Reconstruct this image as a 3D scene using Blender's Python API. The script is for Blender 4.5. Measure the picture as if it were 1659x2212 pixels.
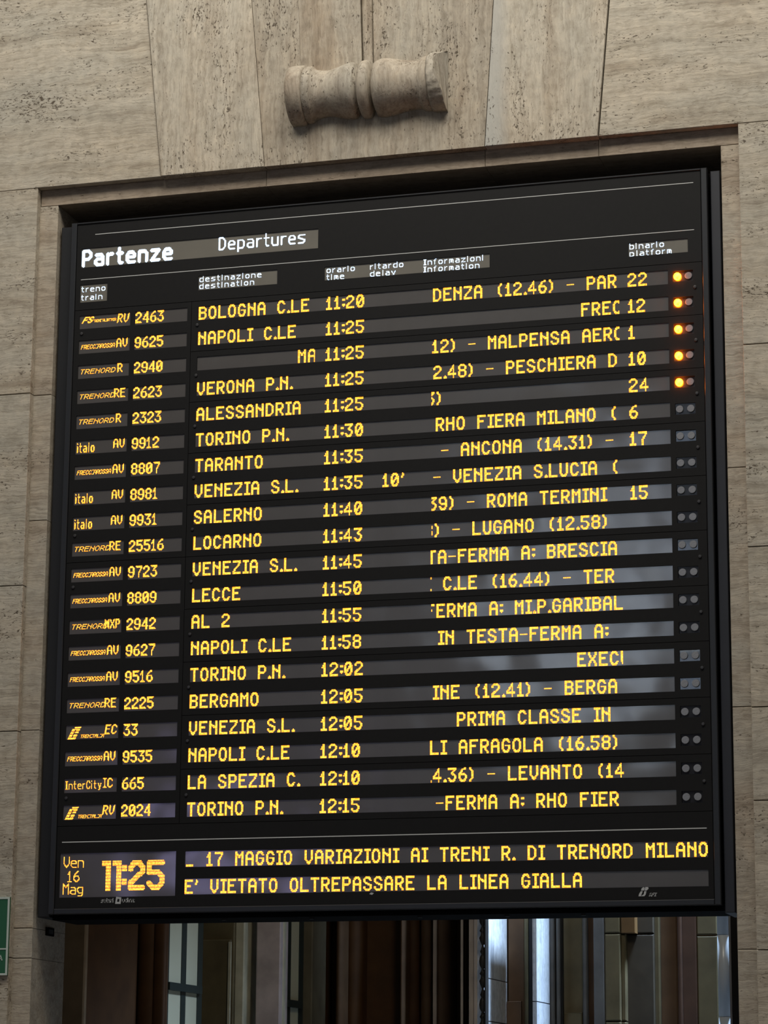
import bpy, bmesh, math, random
from mathutils import Vector, Matrix
random.seed(7)
for o in list(bpy.data.objects): bpy.data.objects.remove(o)
SC = bpy.context.scene
COL = SC.collection
ZO = 7.17                                   # height of the board's top edge above the floor

# ------------------------------------------------------------------ camera
FPX = 5841.89
CAM = Vector((6.41453, -15.2296, 1.60084))
R = Matrix(((0.96173679, 0.05338152, 0.26872433), (0.2738731, -0.21405099, -0.93764362), (0.0074678638, 0.97536280, -0.22048049)))
cd = bpy.data.cameras.new('camera'); co = bpy.data.objects.new('camera', cd); COL.objects.link(co)
co.matrix_world = Matrix.Translation(CAM) @ R.to_4x4()
cd.sensor_fit = 'HORIZONTAL'; cd.sensor_width = 36.0; cd.lens = 36.0 * FPX / 1659.0
cd.clip_end = 300
SC.camera = co

# ------------------------------------------------------------------ world, light, exposure
w = bpy.data.worlds.new('world'); SC.world = w; w.use_nodes = True
bg = w.node_tree.nodes['Background']
bg.inputs['Color'].default_value = (0.80, 0.83, 0.88, 1); bg.inputs['Strength'].default_value = 0.19
def area(name, loc, target, sx, sy, power, col):
    l = bpy.data.lights.new(name, 'AREA'); l.shape = 'RECTANGLE'; l.size = sx; l.size_y = sy
    l.energy = power; l.color = col
    o = bpy.data.objects.new(name, l); COL.objects.link(o); o.location = loc
    o.rotation_euler = (Vector(target) - Vector(loc)).to_track_quat('-Z', 'Y').to_euler()
    return o
area('hall_skylight', (2.6, -4.6, 13.3), (2.0, 0.0, 8.2), 9, 3.0, 830, (1.0, 0.955, 0.87))
fs = area('far_hall_skylight', (3.5, 6.60, 6.9), (2.9, 6.62, 2.0), 1.3, .7, 560, (0.50, 0.70, 1.0)); fs.data.spread = math.radians(95)
fl = area('far_hall_fill', (3.2, 1.6, 7.2), (0.4, 7.0, 2.2), 1.2, 1.2, 21, (1.0, 0.90, 0.74)); fl.data.spread = math.radians(88)  # unseen warm fill, added to brighten the front faces of the far piers
VS = SC.view_settings
VS.view_transform = 'Standard'; VS.look = 'None'; VS.gamma = 1.0; VS.exposure = 0.0
try: VS.use_curve_mapping = False
except Exception: pass

# ------------------------------------------------------------------ helpers
def at(px, py, Y):
    """point of the vertical plane y=Y seen at a pixel of the photograph"""
    d = R @ Vector(((px - 829.5) / FPX, -(py - 1106.0) / FPX, -1.0))
    t = (Y - CAM.y) / d.y
    return CAM + d * t

def tag(o, label=None, cat=None, group=None, kind=None):
    if label: o['label'] = label
    if cat: o['category'] = cat
    if group: o['group'] = group
    if kind: o['kind'] = kind
    return o

def empty(name, loc):
    o = bpy.data.objects.new(name, None); COL.objects.link(o); o.location = loc; o.empty_display_size = .1
    return o

WM = {}
def link(name, verts, faces, mat, parent=None, origin=None, smooth=False):
    """one mesh object; verts are world coordinates"""
    if origin is None:
        xs = [v[0] for v in verts]; ys = [v[1] for v in verts]; zs = [v[2] for v in verts]
        origin = Vector(((min(xs) + max(xs)) / 2, (min(ys) + max(ys)) / 2, (min(zs) + max(zs)) / 2))
    ox, oy, oz = origin
    me = bpy.data.meshes.new(name)
    me.from_pydata([(x - ox, y - oy, z - oz) for x, y, z in verts], [], faces); me.update()
    if smooth:
        for p in me.polygons: p.use_smooth = True
    me.materials.append(mat)
    o = bpy.data.objects.new(name, me); COL.objects.link(o)
    po = Vector((0, 0, 0))
    if parent is not None:
        o.parent = parent; po = WM.get(parent.name, Vector(parent.location))
    o.location = Vector(origin) - po
    WM[o.name] = Vector(origin)
    return o

class MB:
    def __init__(s): s.v = []; s.f = []
    def add(s, v, f):
        n = len(s.v); s.v += v; s.f += [tuple(i + n for i in q) for q in f]; return s
    def box(s, x0, x1, y0, y1, z0, z1, c=0.0):
        """box, front (low y) edges chamfered by c"""
        if c <= 0:
            v = [(x, y, z) for y in (y0, y1) for x, z in ((x0, z0), (x1, z0), (x1, z1), (x0, z1))]
            f = [(0, 1, 2, 3), (7, 6, 5, 4), (0, 4, 5, 1), (1, 5, 6, 2), (2, 6, 7, 3), (3, 7, 4, 0)]
            return s.add(v, f)
        v = [(x, y0, z) for x, z in ((x0 + c, z0 + c), (x1 - c, z0 + c), (x1 - c, z1 - c), (x0 + c, z1 - c))]
        v += [(x, y, z) for y in (y0 + c, y1) for x, z in ((x0, z0), (x1, z0), (x1, z1), (x0, z1))]
        f = [(0, 1, 2, 3), (11, 10, 9, 8)]
        for a in (0, 4):
            for i in range(4): f.append((a + i, a + 4 + i, a + 4 + (i + 1) % 4, a + (i + 1) % 4))
        return s.add(v, f)
    def prism(s, poly, y0, y1, c=0.0):
        """poly = [(x,z)] counter-clockwise seen from the front"""
        n = len(poly)
        if c > 0:
            cx = sum(p[0] for p in poly) / n; cz = sum(p[1] for p in poly) / n
            ins = []
            for i in range(n):
                a = Vector(poly[i - 1]); b = Vector(poly[i]); d = Vector(poly[(i + 1) % n])
                e1 = (b - a).normalized(); e2 = (d - b).normalized()
                n1 = Vector((-e1.y, e1.x)); n2 = Vector((-e2.y, e2.x)); m = (n1 + n2); m /= max(.2, m.dot(n1))
                ins.append(b + m * c)
            v = [(p.x, y0, p.y) for p in ins] + [(x, y0 + c, z) for x, z in poly] + [(x, y1, z) for x, z in poly]
            f = [tuple(range(n)), tuple(range(3 * n - 1, 2 * n - 1, -1))]
            for a in (0, n):
                for i in range(n): f.append((a + i, a + n + i, a + n + (i + 1) % n, a + (i + 1) % n))
            return s.add(v, f)
        v = [(x, y0, z) for x, z in poly] + [(x, y1, z) for x, z in poly]
        f = [tuple(range(n)), tuple(range(2 * n - 1, n - 1, -1))] + [(i, n + i, n + (i + 1) % n, (i + 1) % n) for i in range(n)]
        return s.add(v, f)
    def disc(s, x, y, z, r, h, n=16, dome=0.0):
        """round boss standing on the plane y, rising by h towards the camera"""
        v = [(x + r * math.cos(2 * math.pi * i / n), y, z + r * math.sin(2 * math.pi * i / n)) for i in range(n)]
        v += [(x + r * .92 * math.cos(2 * math.pi * i / n), y - h, z + r * .92 * math.sin(2 * math.pi * i / n)) for i in range(n)]
        f = [(i, (i + 1) % n, n + (i + 1) % n, n + i) for i in range(n)]
        f.append(tuple(range(n - 1, -1, -1)))
        if dome > 0:
            v += [(x + r * .55 * math.cos(2 * math.pi * i / n), y - h - dome * .75, z + r * .55 * math.sin(2 * math.pi * i / n)) for i in range(n)]
            v.append((x, y - h - dome, z))
            f += [(n + i, n + (i + 1) % n, 2 * n + (i + 1) % n, 2 * n + i) for i in range(n)]
            f += [(2 * n + i, 2 * n + (i + 1) % n, 3 * n) for i in range(n)]
        else: f.append(tuple(range(n, 2 * n)))
        return s.add(v, f)
    def build(s, name, mat, parent=None, smooth=False, origin=None):
        return link(name, s.v, s.f, mat, parent, origin, smooth)

# ------------------------------------------------------------------ materials
def nm(name):
    m = bpy.data.materials.new(name); m.use_nodes = True
    nt = m.node_tree; return m, nt, nt.nodes['Principled BSDF']
def lin(c): return tuple(((v / 255) / 12.92 if v <= 10 else ((v / 255 + .055) / 1.055) ** 2.4) for v in c)
def plain(name, col, rough=.5, spec=.5, metal=0, noise=0.0, nscale=8, coat=0, bump=0.0):
    m, nt, b = nm(name)
    b.inputs['Base Color'].default_value = (*col, 1); b.inputs['Roughness'].default_value = rough
    b.inputs['Specular IOR Level'].default_value = spec; b.inputs['Metallic'].default_value = metal
    b.inputs['Coat Weight'].default_value = coat
    if noise or bump:
        tc = nt.nodes.new('ShaderNodeTexCoord'); n = nt.nodes.new('ShaderNodeTexNoise')
        n.inputs['Scale'].default_value = nscale; n.inputs['Detail'].default_value = 5
        nt.links.new(tc.outputs['Object'], n.inputs['Vector'])
        r = nt.nodes.new('ShaderNodeValToRGB')
        r.color_ramp.elements[0].position = .3; r.color_ramp.elements[1].position = .7
        r.color_ramp.elements[0].color = (*[c * (1 - noise) for c in col], 1)
        r.color_ramp.elements[1].color = (*[min(1, c * (1 + noise)) for c in col], 1)
        nt.links.new(n.outputs['Fac'], r.inputs['Fac']); nt.links.new(r.outputs['Color'], b.inputs['Base Color'])
        if bump:
            bp = nt.nodes.new('ShaderNodeBump'); bp.inputs['Strength'].default_value = bump; bp.inputs['Distance'].default_value = .01
            nt.links.new(n.outputs['Fac'], bp.inputs['Height']); nt.links.new(bp.outputs['Normal'], b.inputs['Normal'])
    return m

def travertine(name, grain='h', base=(.40, .345, .265), light=(.49, .43, .34), dark=(.285, .23, .168), tint=(.38, .37, .32), pits=1.9, edge=False, gain=1.0):
    """banded stone; grain 'h' beds run along x, 'v' beds run along z"""
    m, nt, b = nm(name); N = nt.nodes.new; L = nt.links.new
    base, light, dark, tint = [tuple(c * gain for c in q) for q in (base, light, dark, tint)]
    tc = N('ShaderNodeTexCoord'); oi = N('ShaderNodeObjectInfo')
    mul = N('ShaderNodeMath'); mul.operation = 'MULTIPLY'; mul.inputs[1].default_value = 57.0; L(oi.outputs['Random'], mul.inputs[0])
    cx = N('ShaderNodeCombineXYZ'); L(mul.outputs[0], cx.inputs[0]); L(mul.outputs[0], cx.inputs[1]); L(mul.outputs[0], cx.inputs[2])
    ad = N('ShaderNodeVectorMath'); ad.operation = 'ADD'; L(tc.outputs['Object'], ad.inputs[0]); L(cx.outputs[0], ad.inputs[1])
    # gentle warp so that the beds wander
    wn = N('ShaderNodeTexNoise'); wn.inputs['Scale'].default_value = 2.2; wn.inputs['Detail'].default_value = 3; L(ad.outputs[0], wn.inputs['Vector'])
    ws = N('ShaderNodeVectorMath'); ws.operation = 'SCALE'; ws.inputs['Scale'].default_value = .09; L(wn.outputs['Color'], ws.inputs[0])
    w2 = N('ShaderNodeTexNoise'); w2.inputs['Scale'].default_value = 17; w2.inputs['Detail'].default_value = 4; L(ad.outputs[0], w2.inputs['Vector'])
    w3 = N('ShaderNodeVectorMath'); w3.operation = 'SCALE'; w3.inputs['Scale'].default_value = .030; L(w2.outputs['Color'], w3.inputs[0])
    w4 = N('ShaderNodeVectorMath'); w4.operation = 'ADD'; L(ws.outputs[0], w4.inputs[0]); L(w3.outputs[0], w4.inputs[1]); ws = w4
    wa = N('ShaderNodeVectorMath'); wa.operation = 'ADD'; L(ad.outputs[0], wa.inputs[0]); L(ws.outputs[0], wa.inputs[1])
    def layer(along, across, detail, rough=.6):
        mp = N('ShaderNodeMapping'); s = (along, across, across) if grain == 'h' else (across, across, along)
        mp.inputs['Scale'].default_value = s; L(wa.outputs[0], mp.inputs['Vector'])
        n = N('ShaderNodeTexNoise'); n.inputs['Scale'].default_value = 1; n.inputs['Detail'].default_value = detail; n.inputs['Roughness'].default_value = rough
        L(mp.outputs[0], n.inputs['Vector']); return n
    def ramp(src, stops):
        r = N('ShaderNodeValToRGB'); e = r.color_ramp.elements
        e[0].position, e[0].color = stops[0][0], (*stops[0][1], 1); e[1].position, e[1].color = stops[-1][0], (*stops[-1][1], 1)
        for p, c in stops[1:-1]: q = e.new(p); q.color = (*c, 1)
        L(src, r.inputs['Fac']); return r
    n1 = layer(.9, 11, 6, .62)
    r1 = ramp(n1.outputs['Fac'], [(.28, dark), (.42, base), (.55, light), (.68, base), (.8, dark)])
    n2 = layer(1.0, 3.0, 3)
    r2 = ramp(n2.outputs['Fac'], [(.35, (0, 0, 0)), (.7, (1, 1, 1))])
    mx = N('ShaderNodeMixRGB'); mf = N('ShaderNodeMath'); mf.operation = 'MULTIPLY'; mf.inputs[1].default_value = .55
    L(r2.outputs['Color'], mf.inputs[0]); L(mf.outputs[0], mx.inputs[0]); L(r1.outputs['Color'], mx.inputs[1]); mx.inputs[2].default_value = (*tint, 1)
    # fine streaks
    n3 = layer(4, 70, 4, .7)
    r3 = ramp(n3.outputs['Fac'], [(.3, (.74, .71, .67)), (.52, (1.03, 1.02, 1.01)), (.72, (1.17, 1.15, 1.11))])
    m3 = N('ShaderNodeMixRGB'); m3.blend_type = 'MULTIPLY'; m3.inputs[0].default_value = 1; L(mx.outputs[0], m3.inputs[1]); L(r3.outputs['Color'], m3.inputs[2])
    mo = ramp(w2.outputs['Fac'], [(.32, (.86, .85, .83)), (.5, (1, 1, 1)), (.70, (1.10, 1.09, 1.07))])
    m5 = N('ShaderNodeMixRGB'); m5.blend_type = 'MULTIPLY'; m5.inputs[0].default_value = 1; L(m3.outputs[0], m5.inputs[1]); L(mo.outputs['Color'], m5.inputs[2]); m3 = m5
    last = m3
    if edge:
        sx = N('ShaderNodeSeparateXYZ'); L(tc.outputs['Generated'], sx.inputs[0])
        re = ramp(sx.outputs['X'], [(.0, (.85,) * 3), (.09, (.7,) * 3), (.17, (0,) * 3)])
        me_ = N('ShaderNodeMixRGB'); L(re.outputs['Color'], me_.inputs[0]); L(last.outputs[0], me_.inputs[1]); me_.inputs[2].default_value = (.42 * gain, .41 * gain, .37 * gain, 1); last = me_
    # pits
    n4 = layer(34, 85, 5, .68); n5 = layer(1.6, 6, 3)
    r5 = ramp(n5.outputs['Fac'], [(.36, (0, 0, 0)), (.72, (1, 1, 1))])
    a = N('ShaderNodeMath'); a.operation = 'MULTIPLY_ADD'; a.inputs[1].default_value = .17; L(r5.outputs['Color'], a.inputs[0]); L(n4.outputs['Fac'], a.inputs[2])
    r4 = ramp(a.outputs[0], [(.715 - .015 * pits, (0, 0, 0)), (.79 - .015 * pits, (1, 1, 1))])
    mp_ = N('ShaderNodeMixRGB'); L(r4.outputs['Color'], mp_.inputs[0]); L(last.outputs[0], mp_.inputs[1]); mp_.inputs[2].default_value = (dark[0] * .33, dark[1] * .3, dark[2] * .27, 1)
    L(mp_.outputs[0], b.inputs['Base Color'])
    b.inputs['Roughness'].default_value = .72; b.inputs['Specular IOR Level'].default_value = .25
    sb = N('ShaderNodeMath'); sb.operation = 'SUBTRACT'; L(n3.outputs['Fac'], sb.inputs[0])
    s4 = N('ShaderNodeMath'); s4.operation = 'MULTIPLY'; s4.inputs[1].default_value = 3.0; L(r4.outputs['Color'], s4.inputs[0]); L(s4.outputs[0], sb.inputs[1])
    bp = N('ShaderNodeBump'); bp.inputs['Strength'].default_value = .5; bp.inputs['Distance'].default_value = .006
    L(sb.outputs[0], bp.inputs['Height']); L(bp.outputs['Normal'], b.inputs['Normal'])
    return m

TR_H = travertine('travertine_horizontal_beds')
TR_V = travertine('travertine_vertical_beds', 'v', base=(.30, .243, .178), light=(.40, .34, .26), dark=(.205, .158, .11), pits=2.8)
TR_VE = travertine('travertine_vertical_beds_pale_edge', 'v', base=(.41, .35, .27), pits=2.2, edge=True)
TR_J = travertine('travertine_jamb', 'h', base=(.36, .30, .23), light=(.42, .36, .28), pits=.3)
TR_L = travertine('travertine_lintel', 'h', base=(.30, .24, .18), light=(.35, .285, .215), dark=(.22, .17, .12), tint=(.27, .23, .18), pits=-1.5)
MORTAR = plain('mortar', (.10, .085, .07), .9, .1)

BLACK = plain('black_powder_coat', (.0105, .0108, .0118), .55, .35, noise=.12, nscale=60)
BLACKM = plain('black_module_plastic', (.0075, .0070, .0066), .62, .2, noise=.10, nscale=45)
FRAMEM = plain('black_frame_metal', (.016, .017, .019), .42, .45)
SIDEM = plain('dark_blue_grey_metal', (.017, .018, .023), .5, .45, noise=.1, nscale=6)
LAMPW = plain('dark_lamp_plate', (.022, .022, .025), .25, .5, coat=.9)
GAP = plain('shadow_gap_black', (.003, .003, .003), .9, .05)
LINEM = plain('white_painted_line', (.55, .55, .53), .5, .3)
PRINTM = plain('grey_printed_mark', (.46, .46, .45), .6, .3)
BOLTM = plain('black_bolt', (.035, .033, .032), .35, .5)
LENSOFF = plain('frosted_lamp_lens', (.21, .21, .22), .35, .5, noise=.15, nscale=140)
WINM = plain('smoked_display_glass', (.082, .074, .068), .32, .5, noise=.05, nscale=7, coat=.6)
WINM.node_tree.nodes['Principled BSDF'].inputs['Coat Roughness'].default_value = .10
_nt = WINM.node_tree; _tc = _nt.nodes.new('ShaderNodeTexCoord'); _n = _nt.nodes.new('ShaderNodeTexNoise'); _n.inputs['Scale'].default_value = 2.6; _n.inputs['Detail'].default_value = 1
_bp = _nt.nodes.new('ShaderNodeBump'); _bp.inputs['Strength'].default_value = .30; _bp.inputs['Distance'].default_value = .03
_oi = _nt.nodes.new('ShaderNodeObjectInfo'); _ad = _nt.nodes.new('ShaderNodeVectorMath'); _ad.operation = 'ADD'
_ml = _nt.nodes.new('ShaderNodeMath'); _ml.operation = 'MULTIPLY'; _ml.inputs[1].default_value = 31
_nt.links.new(_oi.outputs['Random'], _ml.inputs[0]); _nt.links.new(_ml.outputs[0], _ad.inputs[1])
_nt.links.new(_tc.outputs['Object'], _ad.inputs[0]); _nt.links.new(_ad.outputs[0], _n.inputs['Vector']); _nt.links.new(_n.outputs['Fac'], _bp.inputs['Height'])
_nt.links.new(_bp.outputs['Normal'], _nt.nodes['Principled BSDF'].inputs['Coat Normal'])
WINH = plain('header_display_glass', (.155, .142, .115), .34, .5, noise=.06, nscale=7)

def led_mat(name, c1, c2, s, sc=90):
    m, nt, b = nm(name)
    tc = nt.nodes.new('ShaderNodeTexCoord'); n = nt.nodes.new('ShaderNodeTexNoise'); n.inputs['Scale'].default_value = sc; n.inputs['Detail'].default_value = 1
    nt.links.new(tc.outputs['Object'], n.inputs['Vector'])
    r = nt.nodes.new('ShaderNodeValToRGB'); r.color_ramp.elements[0].position = .38; r.color_ramp.elements[1].position = .62
    r.color_ramp.elements[0].color = (*c1, 1); r.color_ramp.elements[1].color = (*c2, 1)
    nt.links.new(n.outputs['Fac'], r.inputs['Fac']); nt.links.new(r.outputs['Color'], b.inputs['Emission Color'])
    b.inputs['Emission Strength'].default_value = s; b.inputs['Base Color'].default_value = (.05, .04, .02, 1)
    return m
AMBER = led_mat('amber_led', (1.0, .22, .008), (1.0, .42, .045), 3.0)
WHITE = led_mat('white_led', (.50, .68, 1.0), (.78, .90, 1.0), 1.9)
BEACON = led_mat('amber_beacon', (1.0, .15, .0010), (1.0, .19, .0030), 90.0, 60)

# ------------------------------------------------------------------ the stone wall
YW, YS, YB = -.055, 0.0, .50            # wall face, stepped face, back of the portal
ZI, ZL = ZO + .143, ZO + .252           # underside of the stepped band, top of the opening
XL0, XL1 = -.252, -.133                 # left: outer edge, inner edge
XR1, XR0 = 4.124, 4.236
WX0, WX1, WZ1 = -9.3, 12.9, ZO + 3.2

wall = MB().box(WX0, XL0 - .02, YW + .08, YB, 0, WZ1)
wall.box(XR0 + .02, WX1, YW + .08, YB, 0, WZ1).box(XL0 - .02, XR0 + .02, YW + .08, YB - .05, ZL + .02, WZ1)
wall = tag(wall.build('wall_front', MORTAR), kind='structure')
def slab(x0, x1, z0, z1, mat, y=YW, g=.0028, c=.0025, d=.079, parent=None, name='stone_slab'):
    return MB().box(x0 + g, x1 - g, y, y + d, z0 + g, z1 - g, c).build(name, mat, parent or wall)
def zj(px, py, Y=YW): return at(px, py, Y).z
# left of the opening
lj = [0.0, 1.35, zj(10, 2068), zj(10, 1580), zj(10, 1266), zj(10, 853), ZL]
for i in range(len(lj) - 1):
    slab(WX0, -1.9, lj[i], lj[i + 1], TR_H); slab(-1.9, XL0, lj[i], lj[i + 1], TR_H)
rj = [0.0, 1.3, zj(1645, 2052), zj(1645, 1729), zj(1645, 1527), zj(1645, 1180), zj(1645, 742), ZL]
for i in range(len(rj) - 1):
    slab(XR0, 6.0, rj[i], rj[i + 1], TR_H); slab(6.0, WX1, rj[i], rj[i + 1], TR_H)
# above the opening: wall slabs either side of the flared keystone
def lineX(p0, p1, Y=YW):
    a, b = at(*p0, Y), at(*p1, Y)
    return lambda z: a.x + (b.x - a.x) * (z - a.z) / (b.z - a.z)
kL = lineX((347, 369), (317, 0)); kR = lineX((1293, 290), (1316, 0))
jL = lineX((572, 352), (545, 0)); jR = lineX((1047, 316), (1066, 0))
sL = lineX((656, 300), (645, 0)); sR = lineX((929, 300), (925, 0))
ZT = WZ1
def quad(fa, fb, z0, z1, mat, y, g=.0028, d=.09, name='stone_slab', parent=None, c=.003):
    p = [(fa(z0) + g, z0), (fb(z0) - g, z0), (fb(z1) - g, z1), (fa(z1) + g, z1)]
    return MB().prism(p, y, y + d, c).build(name, mat, parent or wall)
cst = lambda v: (lambda z: v)
quad(cst(-1.9), kL, ZL, ZT, TR_H, YW, name='stone_slab'); slab(WX0, -1.9, ZL, ZT, TR_H)
quad(kR, cst(6.0), ZL, ZT, TR_H, YW); slab(6.0, WX1, ZL, ZT, TR_H)
YK = YW - .014
quad(kL, jL, ZL - .002, ZT, TR_VE, YK, name='keystone_slab')
quad(jR, kR, ZL - .002, ZT, TR_VE, YK + .002, g=.004, name='keystone_slab')
YC = YW - .008
bar0 = lineX((782, 120), (779, 0)); bar1 = lineX((808, 120), (806, 0))
ZKS = at(700, 262, YC).z + .196
MB().prism([(jL(ZL) + .0006, ZL), (jR(ZL) - .0006, ZL), (jR(ZT), ZT), (sR(ZT), ZT), (sR(ZKS), ZKS), (sL(ZKS), ZKS), (sL(ZT), ZT), (jL(ZT) + .0006, ZT)], YC - .001, YC + .09).build('keystone_slab', TR_V, wall)
quad(sL, bar0, ZKS, ZT, TR_V, YC - .001, c=.001, g=.0006, name='keystone_slab')
quad(bar1, sR, ZKS, ZT, TR_V, YC - .001, c=.001, g=.0004, name='keystone_slab')
# central bead running down to the scroll
zt = ZT; zb = ZKS
b = MB(); n = 7
for i in range(n):
    t = i / (n - 1)
    for z in (zb, zt):
        xa, xb = bar0(z) + .008, bar1(z) - .008
        b.v.append((xa + (xb - xa) * t, YC + .006 - .012 * math.sin(math.pi * t), z))
for i in range(n - 1): b.f.append((2 * i, 2 * i + 2, 2 * i + 3, 2 * i + 1))
m_ = len(b.v)
b.v += [(bar0(zb) + .008, YC + .06, zb), (bar0(zt) + .008, YC + .06, zt), (bar1(zb) - .008, YC + .06, zb), (bar1(zt) - .008, YC + .06, zt)]
b.f += [(0, 1, m_ + 1, m_), (2 * n - 1, 2 * n - 2, m_ + 2, m_ + 3)]
b.build('keystone_bead', TR_V, wall, smooth=True)

# stepped band round the opening
t1 = MB().box(XL0 - .015, XR0 + .015, YS + .06, YB, ZI + .004, ZL + .01).box(XL0 - .015, XL1 - .012, YS + .06, YB - .002, 0, ZI + .01).box(XR1 + .012, XR0 + .015, YS + .06, YB - .002, 0, ZI + .01)
trim = tag(t1.build('trim_1', MORTAR), kind='structure')
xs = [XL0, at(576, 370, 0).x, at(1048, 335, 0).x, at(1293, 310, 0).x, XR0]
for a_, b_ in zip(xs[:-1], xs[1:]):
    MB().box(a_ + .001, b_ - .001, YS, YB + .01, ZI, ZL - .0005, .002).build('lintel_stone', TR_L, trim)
lz = [0.0, 1.35, zj(60, 2070, 0), zj(60, 2005, 0), zj(60, 1578, 0), zj(60, 1126, 0), zj(60, 856, 0), ZI]
for a_, b_ in zip(lz[:-1], lz[1:]):
    MB().box(XL0 - .01, XL1, YS, YB + .01, a_ + .0015, b_ - .0015, .004).build('jamb_stone', TR_J, trim)
rz = [0.0, 1.3, zj(1610, 2051, 0), zj(1600, 1527, 0), zj(1590, 1010, 0), ZI]
for a_, b_ in zip(rz[:-1], rz[1:]):
    MB().box(XR1, XR0 + .01, YS, YB + .01, a_ + .0015, b_ - .0015, .004).build('jamb_stone', TR_J, trim)
# back of the niche above the board
tag(MB().box(XL1, XR1, YB - .03, YB + .01, ZO - .25, ZI).build('trim_2', TR_L), kind='structure')

# ------------------------------------------------------------------ carved scroll (turned half baluster lying across the keystone)
sc = empty('stone_scroll', at(800, 190, YC))
tag(sc, 'carved travertine scroll, chipped at its right end, on the keystone above the board', 'ornament')
zc = at(640, 275, YC).z + .196
def sx(px): return at(px, 262 - (px - 700) * .085, YC).x
prof = [(632, .186), (634, .194), (640, .197), (650, .197), (660, .196), (664, .192), (665.5, .180), (667, .183), (672, .186), (679, .185), (682, .178), (683.5, .168), (690, .160), (700, .153), (712, .150),
        (722, .153), (733, .162), (744, .172), (754, .180), (764, .184), (772, .181), (776, .168), (779, .138), (781, .138), (784, .172), (790, .188), (796, .191), (802, .188), (806, .178), (809, .145), (812, .135),
        (814, .150), (818, .178), (826, .187), (836, .190), (848, .186), (860, .178), (874, .168), (888, .161), (902, .158), (912, .160), (916, .163), (918, .173), (925, .177), (932, .177), (936, .178), (938, .186), (946, .189), (956, .190), (968, .191)]
NA = 40; v = []; f = []
rnd = random.Random(3)
for i, (px, r) in enumerate(prof):
    X = sx(px)
    for k in range(NA + 1):
        a = math.pi * k / NA                          # 0 top, pi bottom
        rr = r; xx = X
        if i >= len(prof) - 4:                        # chipped end disc
            t = (i - (len(prof) - 5)) / 4
            if 0.20 < a < 2.2: xx -= t * (.058 + .010 * math.sin(9 * a)) * min(1, (a - .20) / .12) * min(1, (2.2 - a) / .9)
            rr *= 1 + .02 * math.sin(23 * a + i)
            if a < .32: rr *= 1.035
        v.append((xx, YC + .004 - rr * 1.0 * math.sin(a), zc + rr * math.cos(a)))
NR = len(prof)
for i in range(NR - 1):
    for k in range(NA):
        a_ = i * (NA + 1) + k; f.append((a_, a_ + 1, a_ + NA + 2, a_ + NA + 1))
f.append(tuple(range(NA, -1, -1))); f.append(tuple((NR - 1) * (NA + 1) + k for k in range(NA + 1)))
f.append(tuple([i * (NA + 1) for i in range(NR)] + [i * (NA + 1) + NA for i in range(NR - 1, -1, -1)]))
iL = [i for i, p in enumerate(prof) if p[0] <= 780]; 
def ringpart(name, i0, i1):
    vv = v[i0 * (NA + 1):(i1 + 1) * (NA + 1)]; n_ = i1 - i0 + 1; ff = []
    for i in range(n_ - 1):
        for k in range(NA):
            a_ = i * (NA + 1) + k; ff.append((a_, a_ + 1, a_ + NA + 2, a_ + NA + 1))
    ff.append(tuple(range(NA, -1, -1))); ff.append(tuple((n_ - 1) * (NA + 1) + k for k in range(NA + 1)))
    o = link(name, vv, ff, TR_S, sc, smooth=True)
    for p in o.data.polygons:
        if len(p.vertices) > 4: p.use_smooth = False
TR_S = travertine('travertine_carved', 'v', base=(.335, .28, .215), light=(.41, .355, .28), dark=(.24, .19, .14), pits=2.4)
idx = {p[0]: i for i, p in enumerate(prof)}
ringpart('end_disc', 0, idx[665.5]); ringpart('scroll_body', idx[665.5], idx[781]); ringpart('collar', idx[781], idx[812]); ringpart('scroll_body', idx[812], idx[936]); ringpart('end_disc', idx[936], NR - 1)

# ------------------------------------------------------------------ departure board
board = empty('departure_board', (2.0, .2, ZO - 4.36))
tag(board, 'large black electronic train departure board with rows of glowing amber letters in the stone opening', 'departure board')
BZ = ZO
def bb(x0, x1, y0, y1, z0, z1, c=0): return MB().box(x0, x1, y0, y1, BZ + z0, BZ + z1, c)
bb(-.030, 4.030, .046, .46, -4.353, .004).build('casing', BLACK, board)
FX0, FX1, FZ0, FZ1 = -.037, 4.037, -4.358, .013
bb(FX0, .000, 0, .05, FZ0, FZ1, .004).build('frame_rail', FRAMEM, board)
bb(4.000, FX1, 0, .05, FZ0, FZ1, .004).build('frame_rail', FRAMEM, board)
bb(.0005, 3.9995, .0005, .05, .0005, FZ1, .004).build('frame_rail', FRAMEM, board)
bb(.0005, 3.9995, .0005, .05, FZ0, -4.325, .004).build('frame_rail', FRAMEM, board)
bb(-.118, -.041, .035, .40, -4.372, .002, .004).build('side_cover', BLACK, board)
bb(4.052, 4.110, .035, .40, -4.400, .000, .004).build('side_cover', SIDEM, board)
bb(-.03, 4.06, .06, .45, -4.388, -4.3535).build('bottom_rail', GAP, board)

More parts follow.
